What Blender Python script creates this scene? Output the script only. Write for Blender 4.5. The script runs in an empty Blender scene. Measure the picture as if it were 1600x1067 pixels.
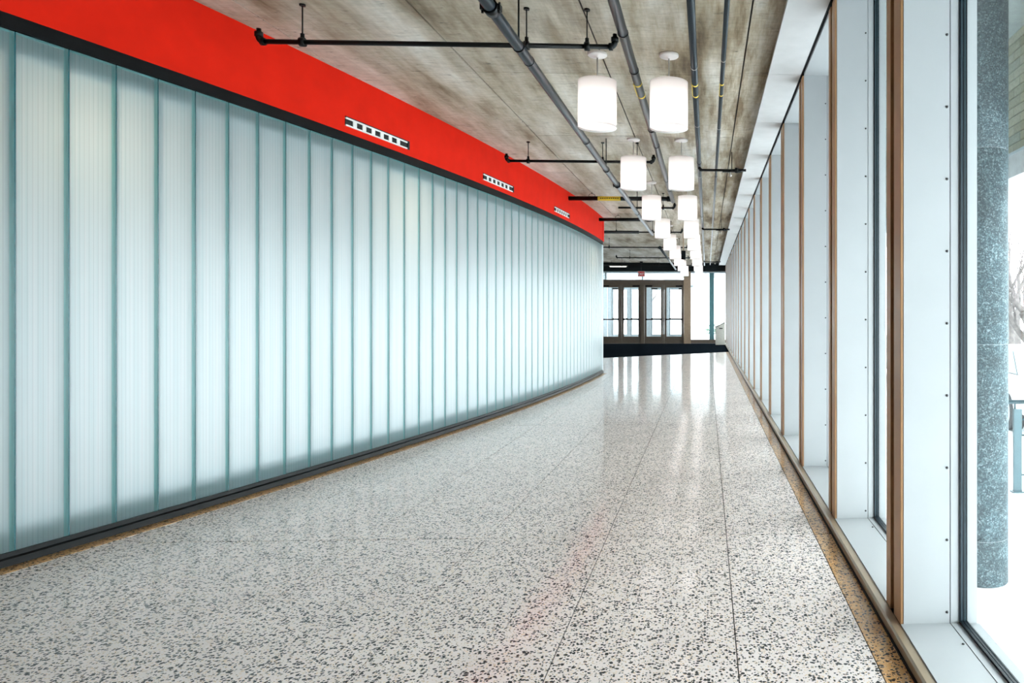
import bpy, bmesh, math, random
from mathutils import Vector, Matrix
random.seed(7)
scene = bpy.context.scene
C = scene.collection
R = math.radians

# ------------------------------------------------------------------ camera
EYE = 1.3
cam_d = bpy.data.cameras.new('camera')
cam = bpy.data.objects.new('camera', cam_d)
C.objects.link(cam)
cam.location = (0, 0, EYE)
cam.rotation_euler = (R(90), 0, R(-2.4))
cam_d.sensor_width = 36.0
cam_d.lens = 1130.0 / 1600.0 * 36.0
cam_d.shift_x = (800 - 1151.4) / 1600.0      # perspective-control (shift) lens
cam_d.shift_y = (488 - 533.5) / 1600.0
cam_d.clip_start = 0.05
cam_d.clip_end = 400
scene.camera = cam

# ------------------------------------------------------------------ world: white overcast winter sky
world = bpy.data.worlds.new('overcast_sky')
scene.world = world
world.use_nodes = True
bg = world.node_tree.nodes['Background']
bg.inputs['Color'].default_value = (0.93, 0.97, 1.0, 1)
bg.inputs['Strength'].default_value = 9.0

# ------------------------------------------------------------------ large lights: the lit room behind the channel glass
def area(name, loc, rot, sx, sy, power, col):
    d = bpy.data.lights.new(name, 'AREA')
    d.shape = 'RECTANGLE'; d.size = sx; d.size_y = sy; d.energy = power; d.color = col
    o = bpy.data.objects.new(name, d); C.objects.link(o)
    o.location = loc; o.rotation_euler = rot
    return o
for k in range(6):
    yy = 5.1 + 2.0 * k
    area('rear_room_light', (-2.229 - (yy - 15.48) ** 2 / 101.2 - 1.75, yy, .80), (R(90), 0, R(-90 + math.degrees(2 * (yy - 15.48) / 101.2))), 2.0, 1.1, 23, (0.97, 0.955, 1.0))
for yy in (4.35, 7.3, 14.4):
    d = bpy.data.lights.new('rear_room_lamp', 'POINT'); d.energy = 5; d.color = (1, .80, .55); d.shadow_soft_size = .12
    o = bpy.data.objects.new('rear_room_lamp', d); C.objects.link(o)
    o.location = (-2.229 - (yy - 15.48) ** 2 / 101.2 - 0.55, yy, 2.3)

vs = scene.view_settings
vs.view_transform = 'Standard'; vs.look = 'None'; vs.exposure = 0.27; vs.gamma = 1.0
vs.use_curve_mapping = False
scene.cycles.use_denoising = True
scene.cycles.max_bounces = 10
scene.cycles.diffuse_bounces = 5
scene.cycles.glossy_bounces = 5
scene.cycles.transparent_max_bounces = 24
scene.cycles.sample_clamp_indirect = 6.0
scene.cycles.caustics_reflective = False
scene.cycles.caustics_refractive = False

# ================================================================== materials
MATS = {}
def new_mat(name):
    m = bpy.data.materials.new(name); m.use_nodes = True
    nt = m.node_tree; nt.nodes.clear()
    out = nt.nodes.new('ShaderNodeOutputMaterial')
    MATS[name] = m
    return m, nt, out
def N(nt, t, **kw):
    n = nt.nodes.new(t)
    for k, v in kw.items():
        if k in n.inputs.keys(): n.inputs[k].default_value = v
        else: setattr(n, k, v)
    return n
def L(nt, a, b): nt.links.new(a, b)
def ramp(nt, fac, stops, interp='LINEAR'):
    r = nt.nodes.new('ShaderNodeValToRGB'); r.color_ramp.interpolation = interp
    el = r.color_ramp.elements
    while len(el) < len(stops): el.new(0.5)
    for e, (p, c) in zip(el, stops):
        e.position = p; e.color = (c[0], c[1], c[2], 1) if not isinstance(c, (int, float)) else (c, c, c, 1)
    L(nt, fac, r.inputs['Fac']); return r
def mixc(nt, fac, a, b, mode='MIX'):
    m = nt.nodes.new('ShaderNodeMix'); m.data_type = 'RGBA'; m.blend_type = mode
    for sock, v in ((m.inputs[0], fac), (m.inputs[6], a), (m.inputs[7], b)):
        if hasattr(v, 'is_linked'): L(nt, v, sock)
        elif isinstance(v, (int, float)): sock.default_value = v
        else: sock.default_value = (v[0], v[1], v[2], 1)
    return m.outputs[2]
def plain(name, col, rough=0.5, metal=0.0, noise=0.06, nscale=12.0, bump=0.0, bscale=60.0, spec=0.5):
    """painted / metal surface with a little procedural mottling"""
    m, nt, out = new_mat(name)
    p = N(nt, 'ShaderNodeBsdfPrincipled', Roughness=rough, Metallic=metal)
    p.inputs['Specular IOR Level'].default_value = spec
    g = N(nt, 'ShaderNodeNewGeometry')
    nz = N(nt, 'ShaderNodeTexNoise', Scale=nscale, Detail=4.0)
    L(nt, g.outputs['Position'], nz.inputs['Vector'])
    lo = [c * (1 - noise * 2) for c in col]; hi = [min(1, c * (1 + noise)) for c in col]
    r = ramp(nt, nz.outputs['Fac'], [(0.3, lo), (0.7, hi)])
    L(nt, r.outputs['Color'], p.inputs['Base Color'])
    if bump:
        n2 = N(nt, 'ShaderNodeTexNoise', Scale=bscale, Detail=3.0)
        L(nt, g.outputs['Position'], n2.inputs['Vector'])
        b = N(nt, 'ShaderNodeBump', Strength=bump, Distance=0.004)
        L(nt, n2.outputs['Fac'], b.inputs['Height']); L(nt, b.outputs['Normal'], p.inputs['Normal'])
    L(nt, p.outputs['BSDF'], out.inputs['Surface'])
    return m

def schlick(nt, f0=.04, f1=1.0):
    lw = N(nt, 'ShaderNodeLayerWeight', Blend=.5)
    p = N(nt, 'ShaderNodeMath', operation='POWER'); L(nt, lw.outputs['Facing'], p.inputs[0]); p.inputs[1].default_value = 5.0
    m = N(nt, 'ShaderNodeMath', operation='MULTIPLY_ADD'); L(nt, p.outputs[0], m.inputs[0]); m.inputs[1].default_value = f1 - f0; m.inputs[2].default_value = f0
    return m
def terrazzo(name, base, dark):
    m, nt, out = new_mat(name)
    g = N(nt, 'ShaderNodeNewGeometry')
    p = N(nt, 'ShaderNodeBsdfPrincipled', Roughness=0.40)
    p.inputs['Specular IOR Level'].default_value = .08
    p.inputs['Coat Weight'].default_value = 0.6
    p.inputs['Coat Roughness'].default_value = 0.09
    p.inputs['Coat IOR'].default_value = 1.43
    warp = N(nt, 'ShaderNodeTexNoise', Scale=30.0, Detail=1.0)
    L(nt, g.outputs['Position'], warp.inputs['Vector'])
    add = N(nt, 'ShaderNodeMixRGB', blend_type='ADD'); add.inputs[0].default_value = 0.018
    L(nt, g.outputs['Position'], add.inputs[1]); L(nt, warp.outputs['Color'], add.inputs[2])
    col = base
    bn = N(nt, 'ShaderNodeTexNoise', Scale=3.0, Detail=3.0)
    L(nt, g.outputs['Position'], bn.inputs['Vector'])
    col = ramp(nt, bn.outputs['Fac'], [(.3, [c * .9 for c in base]), (.7, base)]).outputs['Color']
    for sc, frac, rad, tint in ((150.0, 0.35, 0.42, (.46, .34, .22)), (105.0, 0.28, 0.45, [d * 2.0 + .02 for d in dark]), (72.0, 0.40, 0.44, dark)):
        v = N(nt, 'ShaderNodeTexVoronoi', Scale=sc); v.feature = 'F1'
        L(nt, add.outputs[0], v.inputs['Vector'])
        sep = N(nt, 'ShaderNodeSeparateColor'); L(nt, v.outputs['Color'], sep.inputs['Color'])
        pick = N(nt, 'ShaderNodeMath', operation='LESS_THAN'); L(nt, sep.outputs[0], pick.inputs[0]); pick.inputs[1].default_value = frac
        rr = N(nt, 'ShaderNodeMath', operation='MULTIPLY_ADD'); L(nt, sep.outputs[1], rr.inputs[0]); rr.inputs[1].default_value = 0.28; rr.inputs[2].default_value = rad - .14
        near = N(nt, 'ShaderNodeMath', operation='LESS_THAN'); L(nt, v.outputs['Distance'], near.inputs[0]); L(nt, rr.outputs[0], near.inputs[1])
        f = N(nt, 'ShaderNodeMath', operation='MULTIPLY'); L(nt, pick.outputs[0], f.inputs[0]); L(nt, near.outputs[0], f.inputs[1])
        chip = mixc(nt, sep.outputs[2], tint, [min(1, t * 2.0 + .015) for t in tint])
        col = mixc(nt, f.outputs[0], col, chip)
    L(nt, col, p.inputs['Base Color'])
    wv = N(nt, 'ShaderNodeTexNoise', Scale=2.6, Detail=2.0)
    L(nt, g.outputs['Position'], wv.inputs['Vector'])
    b = N(nt, 'ShaderNodeBump', Strength=0.10, Distance=0.01)
    L(nt, wv.outputs['Fac'], b.inputs['Height']); L(nt, b.outputs['Normal'], p.inputs['Coat Normal'])
    L(nt, p.outputs['BSDF'], out.inputs['Surface'])
    return m

def concrete(name):
    m, nt, out = new_mat(name)
    g = N(nt, 'ShaderNodeNewGeometry'); oi = N(nt, 'ShaderNodeObjectInfo')
    p = N(nt, 'ShaderNodeBsdfPrincipled', Roughness=0.75)
    mp = N(nt, 'ShaderNodeMapping'); mp.inputs['Scale'].default_value = (2.0, 0.36, 1)
    L(nt, g.outputs['Position'], mp.inputs['Vector'])
    n1 = N(nt, 'ShaderNodeTexNoise', Scale=1.3, Detail=6.0, Roughness=0.62)
    L(nt, mp.outputs['Vector'], n1.inputs['Vector'])
    c1 = ramp(nt, n1.outputs['Fac'], [(.30, (.20, .15, .09)), (.42, (.44, .38, .29)), (.56, (.63, .585, .51)), (.70, (.80, .78, .73))]).outputs['Color']
    sx = N(nt, 'ShaderNodeSeparateXYZ'); L(nt, g.outputs['Position'], sx.inputs[0])
    mr = N(nt, 'ShaderNodeMapRange'); L(nt, sx.outputs[0], mr.inputs[0])
    for q, v in zip((1, 2, 3, 4), (-1.6, .1, .25, 1.0)): mr.inputs[q].default_value = v
    ms = N(nt, 'ShaderNodeMapping'); ms.inputs['Scale'].default_value = (5.5, 0.55, 1); ms.inputs['Location'].default_value = (3.1, 1.7, 0)
    L(nt, g.outputs['Position'], ms.inputs['Vector'])
    ns = N(nt, 'ShaderNodeTexNoise', Scale=1.0, Detail=7.0, Roughness=.65); L(nt, ms.outputs['Vector'], ns.inputs['Vector'])
    st = ramp(nt, ns.outputs['Fac'], [(.38, (.36, .27, .17)), (.50, (.80, .74, .64)), (.60, (1, 1, 1)), (.72, (1.25, 1.25, 1.24))]).outputs['Color']
    c1 = mixc(nt, mr.outputs[0], c1, mixc(nt, 1.0, c1, st, 'MULTIPLY'))
    mp2 = N(nt, 'ShaderNodeMapping'); mp2.inputs['Scale'].default_value = (9, 30, 1)
    L(nt, g.outputs['Position'], mp2.inputs['Vector'])
    n2 = N(nt, 'ShaderNodeTexNoise', Scale=1.0, Detail=5.0, Roughness=0.7)
    L(nt, mp2.outputs['Vector'], n2.inputs['Vector'])
    grain = ramp(nt, n2.outputs['Fac'], [(.3, .72), (.6, 1.0)]).outputs['Color']
    col = mixc(nt, 0.8, c1, grain, 'MULTIPLY')
    n3 = N(nt, 'ShaderNodeTexNoise', Scale=7.0, Detail=6.0, Roughness=0.75)
    mp3 = N(nt, 'ShaderNodeMapping'); mp3.inputs['Scale'].default_value = (1, 2.2, 1)
    L(nt, g.outputs['Position'], mp3.inputs['Vector']); L(nt, mp3.outputs['Vector'], n3.inputs['Vector'])
    pits = ramp(nt, n3.outputs['Fac'], [(.29, .12), (.37, .8), (.45, 1.0)]).outputs['Color']
    col = mixc(nt, 0.85, col, pits, 'MULTIPLY')
    tone = ramp(nt, oi.outputs['Random'], [(0, .88), (1, 1.08)]).outputs['Color']
    col = mixc(nt, 1.0, col, tone, 'MULTIPLY')
    L(nt, col, p.inputs['Base Color'])
    b = N(nt, 'ShaderNodeBump', Strength=0.25, Distance=0.004); L(nt, n2.outputs['Fac'], b.inputs['Height'])
    L(nt, b.outputs['Normal'], p.inputs['Normal'])
    L(nt, p.outputs['BSDF'], out.inputs['Surface'])
    return m

def frosted(name, col, stripes=True, glossy=0.05):
    """frosted cast channel glass: diffusing, a faint sheen, drawn wires inside"""
    m, nt, out = new_mat(name)
    tc = N(nt, 'ShaderNodeTexCoord')
    sep = N(nt, 'ShaderNodeSeparateXYZ'); L(nt, tc.outputs['Object'], sep.inputs[0])
    tr = N(nt, 'ShaderNodeBsdfTranslucent'); df = N(nt, 'ShaderNodeBsdfDiffuse')
    base = col
    if stripes:
        w = N(nt, 'ShaderNodeMath', operation='MULTIPLY'); L(nt, sep.outputs[0], w.inputs[0]); w.inputs[1].default_value = 1 / 0.0245
        fr = N(nt, 'ShaderNodeMath', operation='FRACT'); L(nt, w.outputs[0], fr.inputs[0])
        line = ramp(nt, fr.outputs[0], [(0, .80), (.045, .80), (.09, 1.0), (.93, 1.0), (1, .90)]).outputs['Color']
        mp = N(nt, 'ShaderNodeMapping'); mp.inputs['Scale'].default_value = (60, 1, .5)
        L(nt, tc.outputs['Object'], mp.inputs['Vector'])
        nz = N(nt, 'ShaderNodeTexNoise', Scale=1.0, Detail=2.0); L(nt, mp.outputs['Vector'], nz.inputs['Vector'])
        drawn = ramp(nt, nz.outputs['Fac'], [(.3, (.90, .95, .95)), (.7, (1, 1, 1))]).outputs['Color']
        base = mixc(nt, 1.0, mixc(nt, 1.0, col, line, 'MULTIPLY'), drawn, 'MULTIPLY')
        L(nt, base, tr.inputs['Color']); L(nt, base, df.inputs['Color'])
    else:
        tr.inputs['Color'].default_value = (*col, 1); df.inputs['Color'].default_value = (*col, 1)
    mx = N(nt, 'ShaderNodeMixShader'); mx.inputs[0].default_value = 0.09
    L(nt, tr.outputs[0], mx.inputs[1]); L(nt, df.outputs[0], mx.inputs[2])
    gl = N(nt, 'ShaderNodeBsdfGlossy', Roughness=0.25)
    fz = schlick(nt, .025, .6)
    m2 = N(nt, 'ShaderNodeMixShader'); L(nt, fz.outputs[0], m2.inputs[0])
    L(nt, mx.outputs[0], m2.inputs[1]); L(nt, gl.outputs[0], m2.inputs[2])
    L(nt, m2.outputs[0], out.inputs['Surface'])
    return m

def clear_glass(name, tint=(0.93, 0.975, 0.975), f0=.02):
    m, nt, out = new_mat(name)
    t = N(nt, 'ShaderNodeBsdfTransparent'); t.inputs['Color'].default_value = (*tint, 1)
    g = N(nt, 'ShaderNodeBsdfGlossy', Roughness=0.01)
    f = schlick(nt, f0, .9)
    x = N(nt, 'ShaderNodeMixShader'); L(nt, f.outputs[0], x.inputs[0]); L(nt, t.outputs[0], x.inputs[1]); L(nt, g.outputs[0], x.inputs[2])
    L(nt, x.outputs[0], out.inputs['Surface'])
    return m

def emit(name, col, s):
    m, nt, out = new_mat(name)
    e = N(nt, 'ShaderNodeEmission', Strength=s); e.inputs['Color'].default_value = (*col, 1)
    L(nt, e.outputs[0], out.inputs['Surface']); return m

def granite(name):
    m, nt, out = new_mat(name)
    g = N(nt, 'ShaderNodeNewGeometry'); p = N(nt, 'ShaderNodeBsdfPrincipled', Roughness=0.6)
    p.inputs['Specular IOR Level'].default_value = .15
    v = N(nt, 'ShaderNodeTexVoronoi', Scale=115.0); L(nt, g.outputs['Position'], v.inputs['Vector'])
    sep = N(nt, 'ShaderNodeSeparateColor'); L(nt, v.outputs['Color'], sep.inputs['Color'])
    n2 = N(nt, 'ShaderNodeTexNoise', Scale=6.0, Detail=5.0, Roughness=.7); L(nt, g.outputs['Position'], n2.inputs['Vector'])
    c = ramp(nt, sep.outputs[0], [(.0, (.006, .014, .018)), (.4, (.022, .042, .050)), (.7, (.055, .090, .100)), (.9, (.11, .15, .16)), (1.0, (.20, .24, .25))]).outputs['Color']
    c2 = ramp(nt, n2.outputs['Fac'], [(.3, .55), (.7, 1.5)]).outputs['Color']
    L(nt, mixc(nt, 1.0, c, c2, 'MULTIPLY'), p.inputs['Base Color'])
    L(nt, p.outputs[0], out.inputs['Surface']); return m

def brickmat(name):
    m, nt, out = new_mat(name)
    oi = N(nt, 'ShaderNodeObjectInfo'); g = N(nt, 'ShaderNodeNewGeometry')
    p = N(nt, 'ShaderNodeBsdfPrincipled', Roughness=.85)
    c = ramp(nt, oi.outputs['Random'], [(0, (.42, .40, .28)), (.6, (.56, .54, .40)), (.92, (.60, .57, .44)), (1, (.30, .34, .28))]).outputs['Color']
    n = N(nt, 'ShaderNodeTexNoise', Scale=40.0, Detail=4.0); L(nt, g.outputs['Position'], n.inputs['Vector'])
    s = ramp(nt, n.outputs['Fac'], [(.3, .85), (.7, 1.05)]).outputs['Color']
    L(nt, mixc(nt, 1.0, c, s, 'MULTIPLY'), p.inputs['Base Color']); L(nt, p.outputs[0], out.inputs['Surface']); return m

terrazzo('terrazzo', (.96, .855, .815), (.008, .009, .0085))
terrazzo('terrazzo_shaded', (.66, .37, .15), (.008, .006, .005))  # same terrazzo; tan tone stands for the shade beside the walls
concrete('concrete')
plain('red_paint', (.64, .014, .0035), .75, noise=.04, nscale=5, bump=.1, bscale=220, spec=.08)
plain('black_metal', (.002, .0025, .003), .5, noise=.1, spec=.12)
plain('base_metal', (.003, .0035, .004), .35, noise=.1, spec=.25)
frosted('channel_glass', (.86, .925, .937))
frosted('glass_flange', (.55, .83, .83), False)
frosted('glass_edge', (.55, .85, .85), False)
plain('teal_seal', (.002, .085, .105), .3, noise=.05)
frosted('light_mask_teal', (.05, .40, .44), False)  # for the added strips that darken the ends of the plates
clear_glass('window_glass')
clear_glass('door_glass', (.95, .985, .99), .015)
plain('white_panel', (.415, .430, .437), .45, noise=.02, nscale=3)
plain('white_soffit', (.58, .572, .568), .55, noise=.03, nscale=8)
plain('bronze', (.43, .225, .10), .42, metal=.1, noise=.05, nscale=6)
plain('bronze_rail', (.36, .275, .185), .36, metal=.25, noise=.05, nscale=6)
plain('gasket', (.002, .006, .009), .4, spec=.25)
plain('gasket_grey', (.07, .12, .15), .4)
plain('screw', (.03, .03, .03), .4)
plain('pipe_black', (.0025, .003, .0035), .45, noise=.15, nscale=30, spec=.25)
plain('pipe_steel', (.010, .016, .022), .30, spec=.2, noise=.03, nscale=25)
plain('conduit', (.015, .023, .031), .30, spec=.28, noise=.03, nscale=25)
plain('yellow_label', (.75, .52, .03), .5)
plain('canopy_white', (.80, .76, .74), .4)
plain('rod_metal', (.45, .43, .40), .35, metal=.6)
frosted('lamp_shade', (.94, .91, .90), False)
plain('vent_frame', (.80, .80, .78), .4)
plain('vent_black', (.004, .004, .005), .7)
plain('dark_mat', (.012, .017, .023), 1.0, spec=0.0, noise=.3, nscale=60, bump=.6, bscale=300)
plain('door_bronze', (.17, .135, .105), .35, metal=.3, noise=.05)
plain('post_tan', (.44, .32, .22), .45, noise=.05)
plain('pale_alu', (.60, .68, .72), .35, metal=.2)
plain('teal_post', (.10, .25, .28), .4)
plain('dark_beam', (.004, .008, .010), .6, spec=.2)
plain('bin_metal', (.46, .44, .39), .4, metal=.2)
plain('sign_red', (.75, .03, .03), .5)
plain('sign_white', (.85, .8, .8), .5)
granite('granite')
brickmat('brick')
plain('mortar', (.16, .17, .14), .9)
plain('stone_white', (.78, .78, .79), .7)
plain('snow', (.86, .87, .89), .9, noise=.02, nscale=2, bump=.2, bscale=6)
plain('porch_ceiling', (.34, .38, .36), .8)
plain('bark', (.10, .085, .08), .9, noise=.25, nscale=8)
plain('twig', (.15, .12, .12), .9, noise=.2, nscale=8)
plain('rail_steel', (.045, .085, .098), .4, metal=.2)
plain('car_white', (.78, .79, .80), .25)
plain('car_silver', (.50, .54, .57), .25, metal=.4)
plain('car_glass', (.03, .07, .085), .1)
plain('tyre', (.02, .02, .022), .8)
plain('hub_grey', (.4, .4, .41), .35, metal=.6)
plain('wall_plaster', (.72, .72, .71), .8)
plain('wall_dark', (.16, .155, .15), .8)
plain('facade', (.70, .67, .66), .85)
plain('facade_glass', (.25, .30, .34), .2)
plain('evergreen', (.10, .17, .12), .9, noise=.3, nscale=10)
plain('groove_dark', (.035, .030, .026), .9)
emit('tube_glow', (1, .98, .95), 1.6)

# ================================================================== mesh helpers
class MB:
    def __init__(s): s.v = []; s.f = []; s.sm = []
    def add(s, verts, faces, smooth=False):
        o = len(s.v); s.v += [tuple(v) for v in verts]
        for f in faces: s.f.append([i + o for i in f]); s.sm.append(smooth)
        return s
    def box(s, x0, x1, y0, y1, z0, z1):
        return s.add([(x0,y0,z0),(x1,y0,z0),(x1,y1,z0),(x0,y1,z0),(x0,y0,z1),(x1,y0,z1),(x1,y1,z1),(x0,y1,z1)],
                     [(0,3,2,1),(4,5,6,7),(0,1,5,4),(1,2,6,5),(2,3,7,6),(3,0,4,7)])
    def tube(s, pts, r, n=12, caps=True):
        """swept tube through pts; r a number or one radius per point"""
        P = [Vector(p) for p in pts]; rr = r if isinstance(r, (list, tuple)) else [r] * len(P)
        rings = []; ref = None
        for i, p in enumerate(P):
            d = (P[min(i+1, len(P)-1)] - P[max(i-1, 0)]).normalized()
            if ref is None: ref = Vector((0,0,1)) if abs(d.z) < .9 else Vector((1,0,0))
            a = d.cross(ref).normalized(); b = a.cross(d).normalized(); ref = b
            rings.append([p + a * (rr[i] * math.cos(2*math.pi*k/n)) + b * (rr[i] * math.sin(2*math.pi*k/n)) for k in range(n)])
        o = len(s.v); s.v += [tuple(q) for ring in rings for q in ring]
        for i in range(len(P) - 1):
            for k in range(n):
                s.f.append([o+i*n+k, o+i*n+(k+1)%n, o+(i+1)*n+(k+1)%n, o+(i+1)*n+k]); s.sm.append(True)
        if caps:
            s.f.append([o+k for k in range(n)][::-1]); s.sm.append(False)
            s.f.append([o+(len(P)-1)*n+k for k in range(n)]); s.sm.append(False)
        return s
    def lathe(s, prof, n=28, cx=0, cy=0, cz=0):
        o = len(s.v)
        for r, z in prof: s.v += [(cx + r*math.cos(2*math.pi*k/n), cy + r*math.sin(2*math.pi*k/n), cz + z) for k in range(n)]
        for i in range(len(prof) - 1):
            for k in range(n):
                s.f.append([o+i*n+k, o+i*n+(k+1)%n, o+(i+1)*n+(k+1)%n, o+(i+1)*n+k]); s.sm.append(True)
        return s
    def prism(s, poly, z0, z1):
        n = len(poly)
        return s.add([(x, y, z0) for x, y in poly] + [(x, y, z1) for x, y in poly],
                     [list(range(n))[::-1], [n+i for i in range(n)]] + [[i, (i+1) % n, n+(i+1) % n, n+i] for i in range(n)])
    def prism_y(s, poly, y0, y1):
        """poly in (x, z) swept along y"""
        n = len(poly)
        return s.add([(x, y0, z) for x, z in poly] + [(x, y1, z) for x, z in poly],
                     [list(range(n)), [n+i for i in range(n)][::-1]] + [[i, n+i, n+(i+1) % n, (i+1) % n] for i in range(n)])
    def sweep(s, stations, prof):
        """prof: list of (offset, z); stations: list of (point, outward normal) in plan"""
        k = len(prof); o = len(s.v)
        for p, nn in stations:
            s.v += [(p[0] + nn[0]*q, p[1] + nn[1]*q, z) for q, z in prof]
        for i in range(len(stations) - 1):
            for j in range(k):
                a = o+i*k+j; b = o+i*k+(j+1) % k
                s.f.append([a, b, b+k, a+k]); s.sm.append(False)
        s.f.append([o+j for j in range(k)][::-1]); s.sm.append(False)
        s.f.append([o+(len(stations)-1)*k+j for j in range(k)]); s.sm.append(False)
        return s
    def mesh(s, name, mat, bevel=0, org=(0,0,0), segs=2):
        me = bpy.data.meshes.new(name)
        me.from_pydata([(v[0]-org[0], v[1]-org[1], v[2]-org[2]) for v in s.v], [], s.f)
        me.polygons.foreach_set('use_smooth', s.sm)
        bm = bmesh.new(); bm.from_mesh(me)
        bmesh.ops.recalc_face_normals(bm, faces=bm.faces)
        if bevel:
            eds = [e for e in bm.edges if len(e.link_faces) == 2 and e.calc_face_angle(0) > 0.6]
            bmesh.ops.bevel(bm, geom=eds, offset=bevel, segments=segs, profile=.5, affect='EDGES', clamp_overlap=True)
        bm.to_mesh(me); bm.free()
        me.materials.append(MATS[mat])
        return me
    def build(s, name, mat, parent=None, bevel=0, local=False, segs=2):
        """world-space geometry by default: shifted into the parent's frame"""
        org = (0, 0, 0)
        if parent is not None and not local:
            org = parent.location.copy()
            if parent.parent is not None: org = org + parent.parent.location
        o = bpy.data.objects.new(name, s.mesh(name, mat, bevel, org, segs)); C.objects.link(o)
        if parent is not None: o.parent = parent
        return o
def tag(o, label=None, cat=None, group=None, kind=None):
    if label: o['label'] = label
    if cat: o['category'] = cat
    if group: o['group'] = group
    if kind: o['kind'] = kind
    return o
def thing(name, label, cat=None, loc=(0,0,0), rz=0.0, group=None, kind=None):
    o = bpy.data.objects.new(name, None); C.objects.link(o)
    o.location = loc; o.rotation_euler = (0, 0, rz); o.empty_display_size = .1
    return tag(o, label, cat, group, kind)
def copy_tree(o, parent=None):
    c = o.copy(); C.objects.link(c); c.parent = parent
    for ch in list(o.children): copy_tree(ch, c)
    return c
def link_copy(src_mesh, name, parent, loc, rot=(0,0,0)):
    o = bpy.data.objects.new(name, src_mesh); C.objects.link(o)
    o.parent = parent; o.location = loc; o.rotation_euler = rot
    return o
NUM = 'one two three four five six seven eight nine ten eleven twelve thirteen fourteen fifteen sixteen seventeen eighteen nineteen'.split()
ORD = ['nearest', 'second nearest', 'third nearest', 'fourth nearest', 'fifth nearest', 'sixth nearest', 'seventh nearest', 'eighth nearest', 'farthest']

CEIL = 3.33
Y0, Y1 = -6.0, 30.0

# ================================================================== floor
slab = MB().box(-6.6, 1.10, Y0 - .2, 34.0, -.25, -.004)
floor = slab.build('floor', 'groove_dark'); tag(floor, 'polished speckled terrazzo floor running the length of the corridor', 'floor', kind='structure')
xs = [-6.6, -4.715, -4.025, -3.335, -2.645, -1.955, -1.265, -.575, .115, .63, .735]
ys = [Y0 - .2, -4.18, .02, 4.22, 8.42, 12.62, 16.82, 21.02, 25.22, 30.0]
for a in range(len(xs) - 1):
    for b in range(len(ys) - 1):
        tan_edge = a == len(xs) - 2  # strip beside the window rail, shade put into its colour
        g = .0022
        MB().box(xs[a] + g, xs[a+1] - g, ys[b] + .0045, ys[b+1] - .0045, -.02, 0).build('terrazzo_panel', 'terrazzo_shaded' if tan_edge else 'terrazzo', floor)

# ================================================================== ceiling: board-marked concrete panels
cs = MB().box(-6.6, 1.10, Y0 - .2, 33.2, CEIL + .012, 3.74)
ceiling = cs.build('ceiling', 'groove_dark'); tag(ceiling, 'bare stained concrete ceiling with fine form joints', 'ceiling', kind='structure')
cx = [-6.6, -5.32, -4.195, -3.075, -1.955, -.83, .303, 1.10]
cy = [8.38 + 2.18 * k for k in range(-7, 11)]
for a in range(len(cx) - 1):
    for b in range(len(cy) - 1):
        if cy[b] > 29.9: continue
        g = .0065
        MB().box(cx[a] + g, cx[a+1] - g, cy[b] + .004, min(cy[b+1], 30.2) - .004, CEIL + random.uniform(-.001, .001), CEIL + .03).build('concrete_panel', 'concrete', ceiling)

# ================================================================== curved channel-glass wall (left)
RAD = 101.2
def wx(y): return -2.229 - (y - 15.48) ** 2 / RAD
def wall_at(y):
    sl = -2 * (y - 15.48) / RAD
    t = Vector((sl, 1)).normalized()
    return Vector((wx(y), y)), t, Vector((t.y, -t.x))     # point, tangent, outward (corridor) normal
YW = 15.55
stations = [(wall_at(y)[0], wall_at(y)[2]) for y in [Y0 + (YW - Y0) * i / 60 for i in range(61)]]
GB, GT, BT = .075, 2.745, 2.822
wall = thing('wall_left', 'curved wall of backlit frosted channel glass under a red bulkhead', 'wall', (wx(4), 4, 0), kind='structure')
w0 = wall.location.copy()
MB().sweep(stations, [(.012, BT), (.012, CEIL), (-.25, CEIL), (-.25, BT)]).build('bulkhead', 'red_paint', wall)
MB().sweep(stations, [(.018, GT), (.018, BT), (-.14, BT), (-.14, GT)]).build('head_channel', 'black_metal', wall)
MB().sweep(stations, [(.0, .012), (.030, .012), (.030, .045), (.014, .052), (.014, GB), (-.14, GB), (-.14, 0.001), (0, .001)]).build('base_channel', 'base_metal', wall)
MB().sweep(stations, [(-.085, GT), (-.085, GT - .17), (-.093, GT - .17), (-.093, GT)]).build('head_light_mask', 'light_mask_teal', wall)  # unseen strip added behind the plates to darken their top
MB().sweep(stations, [(-.122, GB), (-.122, GB + .14), (-.130, GB + .14), (-.130, GB)]).build('base_light_mask', 'light_mask_teal', wall)  # unseen strip added behind the plates to darken their foot
# panel prototypes (local: x along the wall, +y to the corridor)
PW = .255
fm = MB().box(-PW/2 + .003, PW/2 - .026, -.007, 0, 0, GT - GB).mesh('glass_plate', 'channel_glass', .0012, segs=1)
fl = MB().prism([(PW/2 - .026, -.001), (PW/2 - .0055, .001), (PW/2 - .0055, -.055), (PW/2 - .010, -.055), (PW/2 - .010, -.008), (PW/2 - .026, -.008)], 0, GT - GB).mesh('flange', 'glass_flange')
sl_ = MB().box(PW/2 - .0055, PW/2 + .003, -.05, -.001, 0, GT - GB).mesh('joint_seal', 'teal_seal')
te = MB().box(-PW/2 + .003, PW/2 - .026, -.006, .0015, GT - GB - .012, GT - GB).mesh('top_edge', 'glass_edge')
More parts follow.
